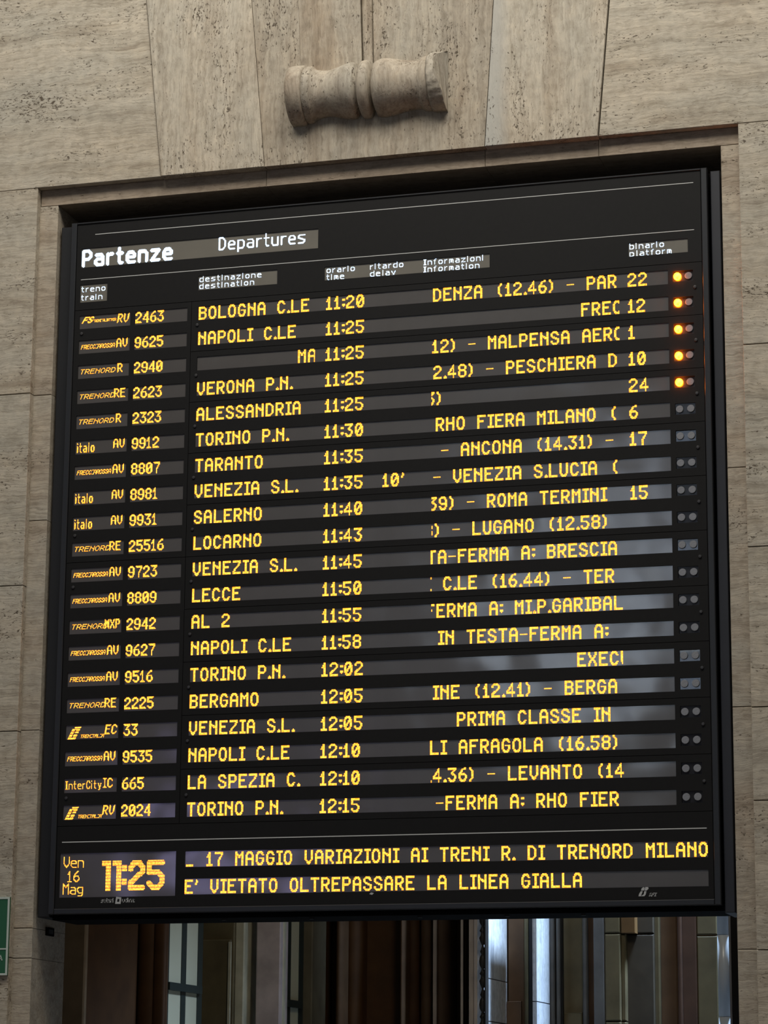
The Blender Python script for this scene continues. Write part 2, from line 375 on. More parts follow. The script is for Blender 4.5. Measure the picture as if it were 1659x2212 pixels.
YP = .008      # face of the modules
YG = .013      # face of the display windows
P0, PR = -.5693, .162985
def winbox(par, x0, x1, z0, z1, mat=WINM, tilt=0.0, name='display_window'):
    """pane a little behind the panel face, with a dark reveal round it"""
    m = MB().box(x0, x1, YG, YG + .006, BZ + z0, BZ + z1)
    o = m.build(name, mat, par)
    return o
def panel(name, x0, x1, z0, z1, holes, mat=BLACKM, label=None):
    """front plate with real rectangular openings"""
    xs_ = sorted({x0, x1, *[h[0] for h in holes], *[h[1] for h in holes]}); zs_ = sorted({z0, z1, *[h[2] for h in holes], *[h[3] for h in holes]})
    m = MB()
    vid = {}
    def V(x, z):
        if (x, z) not in vid: vid[(x, z)] = len(m.v); m.v.append((x, YP, BZ + z))
        return vid[(x, z)]
    solid = {}
    for i in range(len(xs_) - 1):
        for j in range(len(zs_) - 1):
            cx, cz = (xs_[i] + xs_[i + 1]) / 2, (zs_[j] + zs_[j + 1]) / 2
            if not any(h[0] < cx < h[1] and h[2] < cz < h[3] for h in holes):
                solid[(i, j)] = 1
                m.f.append((V(xs_[i], zs_[j]), V(xs_[i + 1], zs_[j]), V(xs_[i + 1], zs_[j + 1]), V(xs_[i], zs_[j + 1])))
    nv = len(m.v)
    m.v += [(x, YP + .020, z) for x, y, z in m.v]
    edges = {}
    for q in m.f:
        for a, b_ in zip(q, q[1:] + q[:1]): edges[(a, b_)] = 1
    for (a, b_) in list(edges):
        if (b_, a) not in edges: m.f.append((a, a + nv, b_ + nv, b_))
    o = m.build(name, mat, board)
    if label: o['label'] = label
    return o

# ---- stroke font, drawn on the dot lattice
def ch(*pts): return list(pts)
O_ = [[(0, .22), (0, .78), (.28, 1), (.72, 1), (1, .78), (1, .22), (.72, 0), (.28, 0), (0, .22)]]
F = {
 'A': [[(0, 0), (0, .76), (.28, 1), (.72, 1), (1, .76), (1, 0)], [(0, .46), (1, .46)]],
 'B': [[(0, 0), (0, 1), (.7, 1), (1, .84), (1, .68), (.75, .54), (0, .54)], [(.75, .54), (1, .40), (1, .17), (.72, 0), (0, 0)]],
 'C': [[(1, .78), (.72, 1), (.28, 1), (0, .78), (0, .22), (.28, 0), (.72, 0), (1, .22)]],
 'D': [[(0, 0), (0, 1), (.6, 1), (1, .74), (1, .26), (.6, 0), (0, 0)]],
 'E': [[(1, 1), (0, 1), (0, 0), (1, 0)], [(0, .54), (.8, .54)]],
 'F': [[(1, 1), (0, 1), (0, 0)], [(0, .54), (.8, .54)]],
 'G': [[(1, .8), (.72, 1), (.28, 1), (0, .78), (0, .22), (.28, 0), (.72, 0), (1, .2), (1, .5), (.55, .5)]],
 'H': [[(0, 0), (0, 1)], [(1, 0), (1, 1)], [(0, .52), (1, .52)]],
 'I': [[(.5, 0), (.5, 1)], [(0, 1), (1, 1)], [(0, 0), (1, 0)]],
 'L': [[(0, 1), (0, 0), (1, 0)]],
 'M': [[(0, 0), (0, 1), (.5, .62), (1, 1), (1, 0)]],
 'N': [[(0, 0), (0, 1)], [(0, .85), (1, .4)], [(1, 0), (1, 1)]],
 'O': O_, '0': O_ + [[(.2, .28), (.8, .72)]],
 'P': [[(0, 0), (0, 1), (.72, 1), (1, .84), (1, .60), (.72, .45), (0, .45)]],
 'R': [[(0, 0), (0, 1), (.72, 1), (1, .84), (1, .62), (.72, .48), (0, .48)], [(.4, .48), (1, 0)]],
 'S': [[(1, .8), (.72, 1), (.28, 1), (0, .82), (0, .66), (1, .36), (1, .18), (.72, 0), (.28, 0), (0, .18)]],
 'T': [[(0, 1), (1, 1)], [(.5, 1), (.5, 0)]],
 'U': [[(0, 1), (0, .22), (.28, 0), (.72, 0), (1, .22), (1, 1)]],
 'V': [[(0, 1), (0, .32), (.5, 0), (1, .32), (1, 1)]],
 'X': [[(0, 0), (0, .15), (1, .85), (1, 1)], [(0, 1), (0, .85), (1, .15), (1, 0)]],
 'Z': [[(0, 1), (1, 1), (1, .85), (0, .15), (0, 0), (1, 0)]],
 '1': [[(0, .70), (.5, 1), (.5, 0)], [(0, 0), (1, 0)]],
 '2': [[(0, .76), (0, .84), (.28, 1), (.72, 1), (1, .82), (1, .66), (0, .20), (0, 0), (1, 0)]],
 '3': [[(0, 1), (1, 1), (.42, .58), (.75, .56), (1, .38), (1, .2), (.72, 0), (.28, 0), (0, .2)]],
 '4': [[(.78, 0), (.78, 1), (0, .36), (0, .26), (1, .26)]],
 '5': [[(1, 1), (0, 1), (0, .6), (.7, .6), (1, .42), (1, .2), (.72, 0), (.28, 0), (0, .18)]],
 '6': [[(.85, 1), (.5, .94), (0, .55), (0, .2), (.28, 0), (.72, 0), (1, .2), (1, .38), (.72, .56), (0, .5)]],
 '7': [[(0, 1), (1, 1), (1, .85), (.5, .38), (.5, 0)]],
 '8': [[(.25, .54), (0, .68), (0, .86), (.28, 1), (.72, 1), (1, .86), (1, .68), (.75, .54), (.25, .54), (0, .38), (0, .18), (.28, 0), (.72, 0), (1, .18), (1, .38), (.75, .54)]],
 '9': [[(0, .2), (.28, 0), (.72, 0), (1, .25), (1, .8), (.72, 1), (.28, 1), (0, .82), (0, .6), (.28, .45), (1, .45)]],
 '.': [[(0, 0), (1, 0), (1, .07), (0, .07)]], ':': [[(0, .2), (1, .2), (1, .27), (0, .27)], [(0, .68), (1, .68), (1, .75), (0, .75)]],
 '(': [[(1, 1), (0, .72), (0, .28), (1, 0)]], ')': [[(0, 1), (1, .72), (1, .28), (0, 0)]],
 '-': [[(0, .5), (1, .5)]], '_': [[(0, 0), (1, 0)]], "'": [[(.8, 1), (.8, .88), (0, .68)]],
 'a': [[(.1, .68), (.8, .68), (1, .52), (1, 0), (.25, 0), (0, .12), (0, .26), (.2, .38), (1, .38)]],
 'b': [[(0, 1), (0, 0), (.75, 0), (1, .15), (1, .52), (.75, .68), (0, .68)]],
 'c': [[(1, .68), (.25, .68), (0, .5), (0, .18), (.25, 0), (1, 0)]],
 'd': [[(1, 1), (1, 0), (.25, 0), (0, .15), (0, .52), (.25, .68), (1, .68)]],
 'e': [[(0, .36), (1, .36), (1, .52), (.75, .68), (.25, .68), (0, .5), (0, .15), (.25, 0), (1, 0)]],
 'f': [[(1, 1), (.6, 1), (.35, .85), (.35, 0)], [(0, .68), (.9, .68)]],
 'g': [[(1, .1), (.25, .1), (0, .25), (0, .52), (.25, .68), (1, .68), (1, -.1), (.75, -.24), (.1, -.24)]],
 'i': [[(0, 0), (0, .66)], [(0, .95), (0, 1)]], 'j': [[(1, .66), (1, .1), (.4, -.1), (0, -.1)]],
 'l': [[(.3, 1), (.3, .12), (.7, 0)]],
 'm': [[(0, 0), (0, .68), (.8, .68), (1, .55), (1, 0)], [(.5, .68), (.5, 0)]],
 'n': [[(0, 0), (0, .68), (.75, .68), (1, .52), (1, 0)]],
 'o': [[(0, .17), (0, .51), (.25, .68), (.75, .68), (1, .51), (1, .17), (.75, 0), (.25, 0), (0, .17)]],
 'p': [[(0, -.26), (0, .68), (.75, .68), (1, .52), (1, .16), (.75, 0), (0, 0)]],
 'r': [[(0, 0), (0, .68)], [(0, .55), (.5, .68), (1, .68)]],
 's': [[(1, .68), (.2, .68), (0, .56), (0, .44), (1, .26), (1, .12), (.8, 0), (0, 0)]],
 't': [[(.35, 1), (.35, .14), (.6, 0), (1, 0)], [(0, .68), (1, .68)]],
 'u': [[(0, .68), (0, .16), (.25, 0), (1, 0)], [(1, .68), (1, 0)]],
 'y': [[(0, .68), (.5, .05)], [(1, .68), (.4, -.24), (.1, -.24)]],
 'z': [[(0, .68), (1, .68), (0, 0), (1, 0)]],
}
#            width share, left offset share, advance share (of the full glyph: 8 wide, 10 advance)
WID = {'I': (6, 0, 7), '1': (6, 0, 8), '.': (3, 0, 4), ':': (3, 0, 4), '(': (4, 3, 10), ')': (4, 0, 7), '-': (7, 0, 9), "'": (3, 0, 5), '_': (7, 0, 10), ' ': (0, 0, 10),
       'i': (3, 0, 5), 'l': (4, 0, 6), 'j': (4, 0, 6), 't': (6, 0, 8), 'r': (6, 0, 8), 'f': (6, 0, 8), '!': (0, 0, 0)}
def segd(px, py, a, b_):
    ax, ay = a; bx, by = b_; dx, dy = bx - ax, by - ay; l = dx * dx + dy * dy
    t = 0 if l == 0 else max(0, min(1, ((px - ax) * dx + (py - ay) * dy) / l))
    return math.hypot(px - ax - dx * t, py - ay - dy * t)
CACHE = {}
def glyph(c, gw, gh, th):
    """lit lattice cells of one character: gw x gh cells, strokes th cells thick"""
    key = (c, gw, gh, th)
    if key not in CACHE:
        cells = []; o = (th - 1) / 2
        for poly in F.get(c, []):
            P_ = [(o + x * (gw - 1 - 2 * o), o + y * (gh - 1 - 2 * o)) for x, y in poly]
            for i in range(-1, gw + 1):
                for j in range(int(-gh * .4) - 1, gh + 1):
                    if any(segd(i, j, P_[k], P_[k + 1]) <= th / 2 - .18 for k in range(len(P_) - 1)): cells.append((i, j))
        CACHE[key] = sorted(set(cells))
    return CACHE[key]
HEX = [(math.cos(math.pi * k / 3), math.sin(math.pi * k / 3)) for k in range(6)]
def led_text(par, text, x0, zb, mat=AMBER, pitch=.00644, gw=8, gh=13, th=2, clip=None, slant=0.0, rad=.60, y=None, name='led_text', adv=None, label=None, h=.0030, sub=None):
    m = MB(); x = x0; k = gw / 8.0; y = YG if y is None else y
    for c in text:
        wd, off, ad = WID.get(c, (8, 0, 10))
        g = max(1, round(wd * k)); step = (round(ad * k) if adv is None else adv * ad / 10.0)
        for (i, j) in glyph(c, g, gh, th):
            px = x + (i + round(off * k) + .5) * pitch + slant * j * pitch; pz = BZ + zb + (j + .5) * pitch
            if clip and not (clip[0] <= px <= clip[1]): continue
            r = pitch * rad; n_ = len(m.v)
            m.v += [(px + r * a, y - .0002, pz + r * b_) for a, b_ in HEX] + [(px, y - h, pz)]
            m.f += [(n_ + (q + 1) % 6, n_ + q, n_ + 6)[::-1] for q in range(6)]
        x += step * pitch
    if not m.v: return None, x
    o = m.build(name, mat, par); o['kind'] = 'stuff'
    o['label'] = label or ('glowing %s LED text reading %s' % ('amber' if mat in (AMBER,) else 'white', text))
    return o, x

# ---- header
hx = [(.035, 1.610, -.287, -.160)]
h2 = [(.035, .218, -.518, -.400), (.828, 1.347, -.498, -.405), (1.654, 2.702, -.500, -.413), (3.556, 3.914, -.503, -.418)]
hdr = panel('header_panel', .004, 3.996, -.5675, -.002, hx + h2, BLACKM)
for q in hx: winbox(hdr, *q[:2], q[2], q[3], WINH)
for q in h2: winbox(hdr, *q[:2], q[2], q[3], WINH)
for i, z in enumerate((-.0720, -.3675)):
    MB().box((.125, .037)[i], 3.954, YP - .001, YP + .001, BZ + z - .0021, BZ + z + .0021).build('white_line', LINEM, hdr)
led_text(hdr, 'Partenze', .037, -.285, WHITE, pitch=.0042, gw=17, gh=28, th=5.6, adv=19.6, rad=.68, y=YG - .0005)
led_text(hdr, 'Departures', .955, -.248, WHITE, pitch=.0038, gw=13, gh=23, th=3, adv=16.3, rad=.62, y=YG - .0005)
def two(x, a, b_, top, gap=.0455, s=1.0):
    led_text(hdr, a, x, top - .0390, WHITE, pitch=.0046, gw=6, gh=8, th=1.4, adv=8.2 * s, rad=.62)
    led_text(hdr, b_, x, top - .0390 - gap, WHITE, pitch=.0046, gw=6, gh=8, th=1.4, adv=8.2 * s, rad=.62)
two(.040, 'treno', 'train', -.410, .055, 1.0); two(.833, 'destinazione', 'destination', -.4055, s=1.03); two(1.665, 'orario', 'time', -.4135); two(1.945, 'ritardo', 'delay', -.4135)
two(2.285, 'Informazioni', 'Information', -.4135); two(3.562, 'binario', 'platform', -.4185)

# ---- rows
ROWS = [
 ('tper', 'RV', '2463', 'BOLOGNA C.LE', '11:20', '', ('DENZA (12.46) - PAR', 2.346), '22'),
 ('fr', 'AV', '9625', 'NAPOLI C.LE', '11:25', '', ('FRECCIA', 3.264), '12'),
 ('tn', 'R', '2940', '', '11:25', '', ('12) - MALPENSA AERO', 2.342), '1'),
 ('tn', 'RE', '2623', 'VERONA P.N.', '11:25', '', ('2.48) - PESCHIERA D', 2.350), '10'),
 ('tn', 'R', '2323', 'ALESSANDRIA', '11:25', '', ('3)', 2.306), '24'),
 ('it', 'AV', '9912', 'TORINO P.N.', '11:30', '', ('RHO FIERA MILANO (', 2.366), '6'),
 ('fr', 'AV', '8807', 'TARANTO', '11:35', '', ('- ANCONA (14.31) -', 2.400), '17'),
 ('it', 'AV', '8981', 'VENEZIA S.L.', '11:35', "10'", ('- VENEZIA S.LUCIA (', 2.352), ''),
 ('it', 'AV', '9931', 'SALERNO', '11:40', '', ('39) - ROMA TERMINI', 2.322), '15'),
 ('tn', 'RE', '25516', 'LOCARNO', '11:43', '', ('8) - LUGANO (12.58)', 2.297), ''),
 ('fr', 'AV', '9723', 'VENEZIA S.L.', '11:45', '', ('TA-FERMA A: BRESCIA', 2.318), ''),
 ('fr', 'AV', '8809', 'LECCE', '11:50', '', ('I C.LE (16.44) - TER', 2.305), ''),
 ('tn', 'MXP', '2942', 'AL 2', '11:55', '', ('FERMA A: MI.P.GARIBALDI', 2.310), ''),
 ('fr', 'AV', '9627', 'NAPOLI C.LE', '11:58', '', ('IN TESTA-FERMA A:', 2.385), ''),
 ('fr', 'AV', '9516', 'TORINO P.N.', '12:02', '', ('EXECUTIVE', 3.222), ''),
 ('tn', 'RE', '2225', 'BERGAMO', '12:05', '', ('NINE (12.41) - BERGA', 2.290), ''),
 ('ti', 'EC', '33', 'VENEZIA S.L.', '12:05', '', ('PRIMA CLASSE IN', 2.500), ''),
 ('fr', 'AV', '9535', 'NAPOLI C.LE', '12:10', '', ('LI AFRAGOLA (16.58)', 2.338), ''),
 ('ic', 'IC', '665', 'LA SPEZIA C.', '12:10', '', ('.4.36) - LEVANTO (14', 2.330), ''),
 ('ti', 'RV', '2024', 'TORINO P.N.', '12:15', '', ('-FERMA A: RHO FIER', 2.375), ''),
]
def rz_(k): return P0 - PR * k                      # top of row k (0-based)
WT, WB = .0365, .1240                               # window below the row's top
# train column: two tall plates
left = []
for a_, b_ in ((0, 10), (10, 20)):
    hol = []
    for k in range(a_, b_):
        hol += [(.037, .380, rz_(k) - WB, rz_(k) - WT), (.411, .760, rz_(k) - WB, rz_(k) - WT)]
    left.append(panel('train_column_panel', .004, .7855, rz_(b_) + .0015, rz_(a_) - .0015, hol))
mods = []
for q in range(10):
    k = 2 * q; hol = []
    for kk in (k, k + 1): hol += [(.832, 3.792, rz_(kk) - WB, rz_(kk) - WT), (3.822, 3.942, rz_(kk) - WB + .010, rz_(kk) - WT - .010)]
    mods.append(panel('display_module', .7885, 3.996, rz_(k + 2) + .0015, rz_(k) - .0015, hol))
CL = (2.340, 3.494)
LOGO = dict(pitch=.0040, th=1.3, rad=.60)
for k, (logo, cls, num, dest, tm, dl, (info, xi), plat) in enumerate(ROWS):
    lp = left[k // 10]; md = mods[k // 2]; zt = rz_(k); zb = zt - WB
    winbox(lp, .037, .380, zb, zt - WT); winbox(lp, .411, .760, zb, zt - WT)
    winbox(md, .832, 3.792, zb, zt - WT)
    lw = winbox(md, 3.822, 3.942, zb + .010, zt - WT - .010, LAMPW, name='lamp_window')
    lw.location.y += .005
    lw.rotation_euler = ((-.06, -.06, -.06, -.06, -.06, .09, .0, .09, .08, .09, .0, .085, .075, .08, .0, -.002, .08, .09, .09, .09)[k], 0, 0)
    # logo and class
    if logo == 'fr': led_text(lp, 'FRECCIAROSSA', .050, zb + .030, pitch=.0036, gw=5, gh=8, th=1.3, adv=5.4, slant=.25, rad=.60, name='led_logo')
    elif logo == 'tn': led_text(lp, 'TRENORD', .046, zb + .030, pitch=.0040, gw=7, gh=8, th=1.4, adv=8.7, slant=.35, rad=.60, name='led_logo')
    elif logo == 'it':
        led_text(lp, 'italo', .046, zb + .010, pitch=.0045, gw=6, gh=14, th=1.8, adv=7.0, rad=.58, name='led_logo')
    elif logo == 'ic': led_text(lp, 'InterCity', .044, zb + .022, pitch=.0042, gw=6, gh=12, th=1.6, adv=7.6, rad=.58, name='led_logo')
    elif logo == 'tper':
        led_text(lp, 'FS', .050, zb + .037, pitch=.0042, gw=8, gh=10, th=2.2, adv=8, slant=.6, rad=.6, name='led_logo')
        led_text(lp, 'TRENITALIATPER', .126, zb + .040, pitch=.0030, gw=4, gh=6, th=1.2, adv=3.9, rad=.6, name='led_logo')
    elif logo == 'ti':
        m = MB()
        for j in range(18):
            for i in range(-1, 24):
                u, t = (i - j * .50) / 11.5, j / 17.0
                lit = (0 <= u <= 1) and not (abs(u - .45) < .10 and .1 < t < .8) and not (t > .42 and t < .50 and u > .45) and not (t > .85 and u < .2)
                if lit and j % 4 != 3:
                    px, pz = .050 + i * .0042, BZ + zb + .004 + j * .0042
                    n_ = len(m.v); m.v += [(px + .0026 * a, YG - .0002, pz + .0026 * b_) for a, b_ in HEX] + [(px, YG - .002, pz)]
                    m.f += [(n_ + (q_ + 1) % 6, n_ + q_, n_ + 6)[::-1] for q_ in range(6)]
        o = m.build('led_logo', AMBER, lp); o['kind'] = 'stuff'; o['label'] = 'glowing amber slanted railway emblem'
        led_text(lp, 'TRENITALIA', .130, zb + .008, pitch=.0030, gw=5, gh=7, th=1.2, adv=5.5, slant=.25, rad=.6, name='led_logo')
    cx = {1: .290, 2: .288, 3: .275}[len(cls)]
    if logo in ('tn',): cx = {1: .300, 2: .283, 3: .268}[len(cls)]
    led_text(lp, cls, cx, zb + (.026 if cls != 'RV' else .024), pitch=.0050, gw=(7 if len(cls) < 3 else 6), gh=12, th=1.7, adv=(8.2 if len(cls) < 3 else 7.0), rad=.56, slant=(.15 if cls in ('RV', 'EC') else 0))
    led_text(lp, num, .412, zb + .012, pitch=.0061, gw=7, gh=12, th=1.8, adv=8.05)
    ztx = zb + .003
    if dest: led_text(md, dest, .834, ztx)
    if k == 2: led_text(md, 'MALPENSA', 1.488, ztx, clip=(1.4, 1.595), label='glowing amber LED letters scrolling in at the right of the destination field')
    led_text(md, tm, 1.665, ztx)
    if dl: led_text(md, dl, 2.035, ztx)
    led_text(md, info, xi, ztx, clip=CL)
    if plat: led_text(md, plat, 3.548, ztx)
    # the two round lamps
    on = k < 5
    for n_, lx in enumerate((3.848, 3.914)):
        lz_ = BZ + zt - .0798
        if on and n_ == 0:
            o = MB().disc(lx, YG, lz_, .0225, .012, 20, .010).build('signal_lamp', BEACON, md, smooth=True); o['label'] = 'lit amber signal lamp'
        else:
            o = MB().disc(lx, YG, lz_, .0225, .004, 20).build('signal_lamp', LENSOFF, md); o['label'] = 'unlit frosted grey signal lamp'
# bolts between the rows
for q, md in enumerate(mods):
    zb_ = BZ + rz_(2 * q) - .155
    for X in (.828, 3.953):
        MB().disc(X, YP, zb_, .0105, .006, 8, .001).build('bolt', BOLTM, md)
for lp, ks in ((left[0], (0, 8)), (left[1], (10, 18))):
    for k in ks: MB().disc(.055, YP, BZ + rz_(k) - .155, .0105, .006, 8, .001).build('bolt', BOLTM, lp)

# ---- message panel at the foot
zf0 = -4.3235; zf1 = rz_(20) - .0015
hol = [(.028, .772, -4.258, -3.992), (.829, 3.966, -4.089, -3.995), (.829, 3.967, -4.252, -4.158)]
ft = panel('message_panel', .004, 3.996, zf0, zf1, hol)
for i, q in enumerate(hol): winbox(ft, *q)
MB().box(.037, 3.962, YP - .001, YP + .001, BZ - 3.928, BZ - 3.9225).build('white_line', LINEM, ft)
led_text(ft, '_ 17 MAGGIO VARIAZIONI AI TRENI R. DI TRENORD MILANO', .835, -4.086)
led_text(ft, "E' VIETATO OLTREPASSARE LA LINEA GIALLA", .830, -4.247)
led_text(ft, 'Ven', .050, -4.080, pitch=.0056, gw=7, gh=12, th=1.6, adv=8.2, rad=.56)
led_text(ft, '16', .078, -4.166, pitch=.0056, gw=7, gh=12, th=1.6, adv=8.6, rad=.56)
led_text(ft, 'Mag', .050, -4.240, pitch=.0056, gw=7, gh=12, th=1.6, adv=8.2, rad=.56)
def bigtext():
    m = MB(); P_ = .0064
    H_ = 28
    def cells(poly, gw, th):
        o_ = (th - 1) / 2; pts = [[(o_ + x * (gw - 1 - 2 * o_), o_ + y * (H_ - 1 - 2 * o_)) for x, y in pl] for pl in poly]
        return {(i, j) for i in range(gw) for j in range(H_) for pl in pts for a, b_ in zip(pl, pl[1:]) if segd(i, j, a, b_) <= th / 2}
    one = {(i, j) for i in range(9) for j in range(H_) if (i >= 4) or j >= 23}
    colon = {(i, j) for i in range(5) for j in range(H_) if (abs(j - 7.5) < 3 or abs(j - 20.5) < 3)}
    x = .302
    for g, ad in ((one, 10.6), (one, 9.6), (colon, 6.3), (cells(F['2'], 17, 5), 18.4), (cells(F['5'], 18, 5), 18)):
        for i, j in g:
            px, pz = x + i * P_, BZ - 4.218 + j * P_; r = P_ * (.34 if j % 3 == 2 else .56); n_ = len(m.v)
            m.v += [(px + r * a, YG - .0002, pz + r * b_) for a, b_ in HEX] + [(px, YG - .0022, pz)]
            m.f += [(n_ + (q + 1) % 6, n_ + q, n_ + 6)[::-1] for q in range(6)]
        x += ad * P_
    o = m.build('led_clock', AMBER, ft); o['kind'] = 'stuff'; o['label'] = 'large amber LED clock reading 11:25'
bigtext()
def printed(text, x0, zb, w_, h_, adv, th, slant=0, nm_='printed_mark'):
    m = MB()
    x = x0
    for c in text:
        wd, off, ad = WID.get(c, (8, 0, 10))
        for pl in F.get(c, []):
            pts = [(x + px * w_ * wd / 8 + slant * pz * h_, BZ + zb + pz * h_) for px, pz in pl]
            for (ax, az), (bx, bz) in zip(pts, pts[1:]):
                d = Vector((bx - ax, bz - az)); l = d.length
                if l == 0: continue
                d /= l; nx, nz = -d.y * th / 2, d.x * th / 2; ex, ez = d.x * th / 2, d.y * th / 2
                n_ = len(m.v)
                q = [(ax - ex + nx, az - ez + nz), (ax - ex - nx, az - ez - nz), (bx + ex - nx, bz + ez - nz), (bx + ex + nx, bz + ez + nz)]
                m.v += [(u, YP - .0008, w__) for u, w__ in q] + [(u, YP + .0005, w__) for u, w__ in q]
                m.f += [(n_, n_ + 1, n_ + 2, n_ + 3), (n_, n_ + 4, n_ + 5, n_ + 1), (n_ + 1, n_ + 5, n_ + 6, n_ + 2), (n_ + 2, n_ + 6, n_ + 7, n_ + 3), (n_ + 3, n_ + 7, n_ + 4, n_)]
        x += adv * ad / 10
    o = m.build(nm_, PRINTM, ft); return o
printed('solari', .303, -4.290, .0125, .022, .0170, .0046)['label'] = 'small grey printed word solari'
printed('udine', .438, -4.290, .0135, .022, .0180, .0046)['label'] = 'small grey printed word udine'
m = MB()
sq = [(.392, -4.300), (.428, -4.301), (.431, -4.262), (.398, -4.258)]
inn = [(.404, -4.288), (.418, -4.289), (.420, -4.272), (.407, -4.270)]
for i in range(4):
    a, b_, c, d = sq[i], sq[(i + 1) % 4], inn[(i + 1) % 4], inn[i]; n_ = len(m.v)
    m.v += [(u, YP - .0008, BZ + w__) for u, w__ in (a, b_, c, d)]; m.f.append((n_, n_ + 1, n_ + 2, n_ + 3))
m.build('printed_mark', PRINTM, ft)['label'] = 'small grey square printed emblem'
# slanted railway emblem with three letters, bottom right
m = MB()
for poly in ([(.000, .0), (.012, .0), (.022, .030), (.012, .030), (.003, .014)], [(.012, .0), (.030, .0), (.037, .010), (.041, .030), (.030, .030), (.027, .012)], [(.013, .034), (.028, .034), (.033, .050), (.026, .054), (.017, .048)], [(.031, .034), (.043, .034), (.052, .044), (.050, .054), (.036, .054)]):
    m.prism([(3.566 + x * 1.12, BZ - 4.303 + z * .95) for x, z in poly], YP - .0008, YP + .0005)
m.build('printed_mark', PRINTM, ft)['label'] = 'small grey slanted railway emblem'
printed('RFI', 3.628, -4.303, .0100, .0165, .0145, .0040, slant=.35)['label'] = 'tiny grey printed letters RFI'
# scuff and worn sticker at the bottom edge
MB().prism([(at(797, 1932, 0).x, zj(797, 1931, 0)), (at(803, 1933, 0).x, zj(803, 1933, 0)), (at(807, 1929, 0).x, zj(807, 1929, 0)), (at(801, 1927.5, 0).x, zj(801, 1927.5, 0))], YP - .002, YP).build('paint_chip', PRINTM, ft)
for px in (475, 665, 1255, 900, 1090):
    p = at(px, 1990 - (px - 475) * .02, .06)
    MB().box(p.x - .012, p.x + .012, .12, .145, BZ - 4.397, BZ - 4.387).build('rail_screw', BLACK, board)

# ------------------------------------------------------------------ junction box on the left jamb
p = at(106, 2013, .2)
def jy(px, py):                           # y on the jamb plane x = XL1 seen at a pixel
    d = R @ Vector(((px - 829.5) / FPX, -(py - 1106.0) / FPX, -1.0)); t = (XL1 - CAM.x) / d.x
    return (CAM + d * t)
q0, q1 = jy(98, 2012), jy(114, 2012); qa, qb = jy(106, 2022), jy(106, 2004)
jb = empty('junction_box', (XL1, q0.y, qa.z)); tag(jb, 'small black square socket box on the left stone jamb just under the board', 'socket box')
WM[jb.name] = Vector(jb.location)
m = MB(); m.box(XL1 - .001, XL1 + .010, q0.y, q1.y, qa.z, qb.z); m.build('box_body', GAP, jb)
m = MB(); m.box(XL1 + .010, XL1 + .016, q0.y + .02, q1.y - .03, qa.z + .012, qb.z - .012); m.build('cover', BLACK, jb)

# ------------------------------------------------------------------ green sign on the left wall
GREEN = plain('green_sign_enamel', lin((38, 92, 62)), .45, .4, noise=.04, nscale=5)
SWHITE = plain('sign_white', lin((190, 200, 190)), .5, .3)
tl, br, ml = at(24.5, 1938, YW), at(19, 2107, YW), at(22, 2050, YW)
sg = empty('green_sign', (-.75, YW, br.z)); WM[sg.name] = Vector(sg.location)
tag(sg, 'green sign with white border on the stone wall, left of the board, letter A', 'sign')
X0, X1 = -1.15, tl.x - .002; Z0, Z1 = br.z, tl.z
MB().box(X0, X1, YW - .016, YW, Z0, Z1, .002).build('sign_plate', GREEN, sg)
bw = .012
for (a, b_, c, d) in ((X0, X1, Z1 - bw, Z1), (X0, X1, Z0, Z0 + bw), (X0, X0 + bw, Z0 + bw, Z1 - bw), (X1 - bw, X1, Z0 + bw, Z1 - bw), (X0 + bw, X1 - bw, ml.z - .004, ml.z + .004)):
    MB().box(a, b_, YW - .0185, YW - .0155, c, d).build('border', SWHITE, sg)
aT, aB = at(5, 2063, YW), at(5, 2075, YW); aR = at(8, 2070, YW).x
m = MB(); hh = aT.z - aB.z; ww = .030; ax = aR - ww
for poly in ([(0, 0), (.22, 0), (.58, 1), (.42, 1)], [(.78, 0), (1, 0), (.58, 1), (.42, 1)], [(.2, .25), (.8, .25), (.8, .42), (.2, .42)]):
    m.prism([(ax + x * ww, aB.z + z * hh) for x, z in poly], YW - .0185, YW - .0160)
m.build('sign_letter', SWHITE, sg)

# ------------------------------------------------------------------ far hall seen under the board
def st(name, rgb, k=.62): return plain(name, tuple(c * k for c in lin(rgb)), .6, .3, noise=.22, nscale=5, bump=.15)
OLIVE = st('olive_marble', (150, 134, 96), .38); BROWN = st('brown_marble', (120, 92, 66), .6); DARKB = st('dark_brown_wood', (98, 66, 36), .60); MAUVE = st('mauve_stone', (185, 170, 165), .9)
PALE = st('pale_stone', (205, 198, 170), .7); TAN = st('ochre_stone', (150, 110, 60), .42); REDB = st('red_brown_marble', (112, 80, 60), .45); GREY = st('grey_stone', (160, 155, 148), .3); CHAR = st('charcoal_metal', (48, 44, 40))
VEIN2 = travertine('blue_white_marble_darkened', 'v', base=(.40, .42, .44), light=(.48, .50, .52), dark=(.30, .33, .37), tint=(.43, .45, .47), pits=-3)  # same marble, colour darkened to offset the strong light on the second flank
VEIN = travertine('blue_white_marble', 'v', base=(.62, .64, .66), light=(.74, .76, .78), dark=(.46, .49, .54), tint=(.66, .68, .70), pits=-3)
GFR = plain('green_painted_steel', (.022, .032, .028), .4, .5)
GLASSP = plain('frosted_pane', lin((200, 196, 168)), .35, .5)
hall = tag(MB().box(-9, 12.6, 12.0, 12.3, 0, 7.5).build('wall_back', DARKB), kind='structure')
YREF = 2100
def XP(px, Y): return at(px, 2060, Y).x
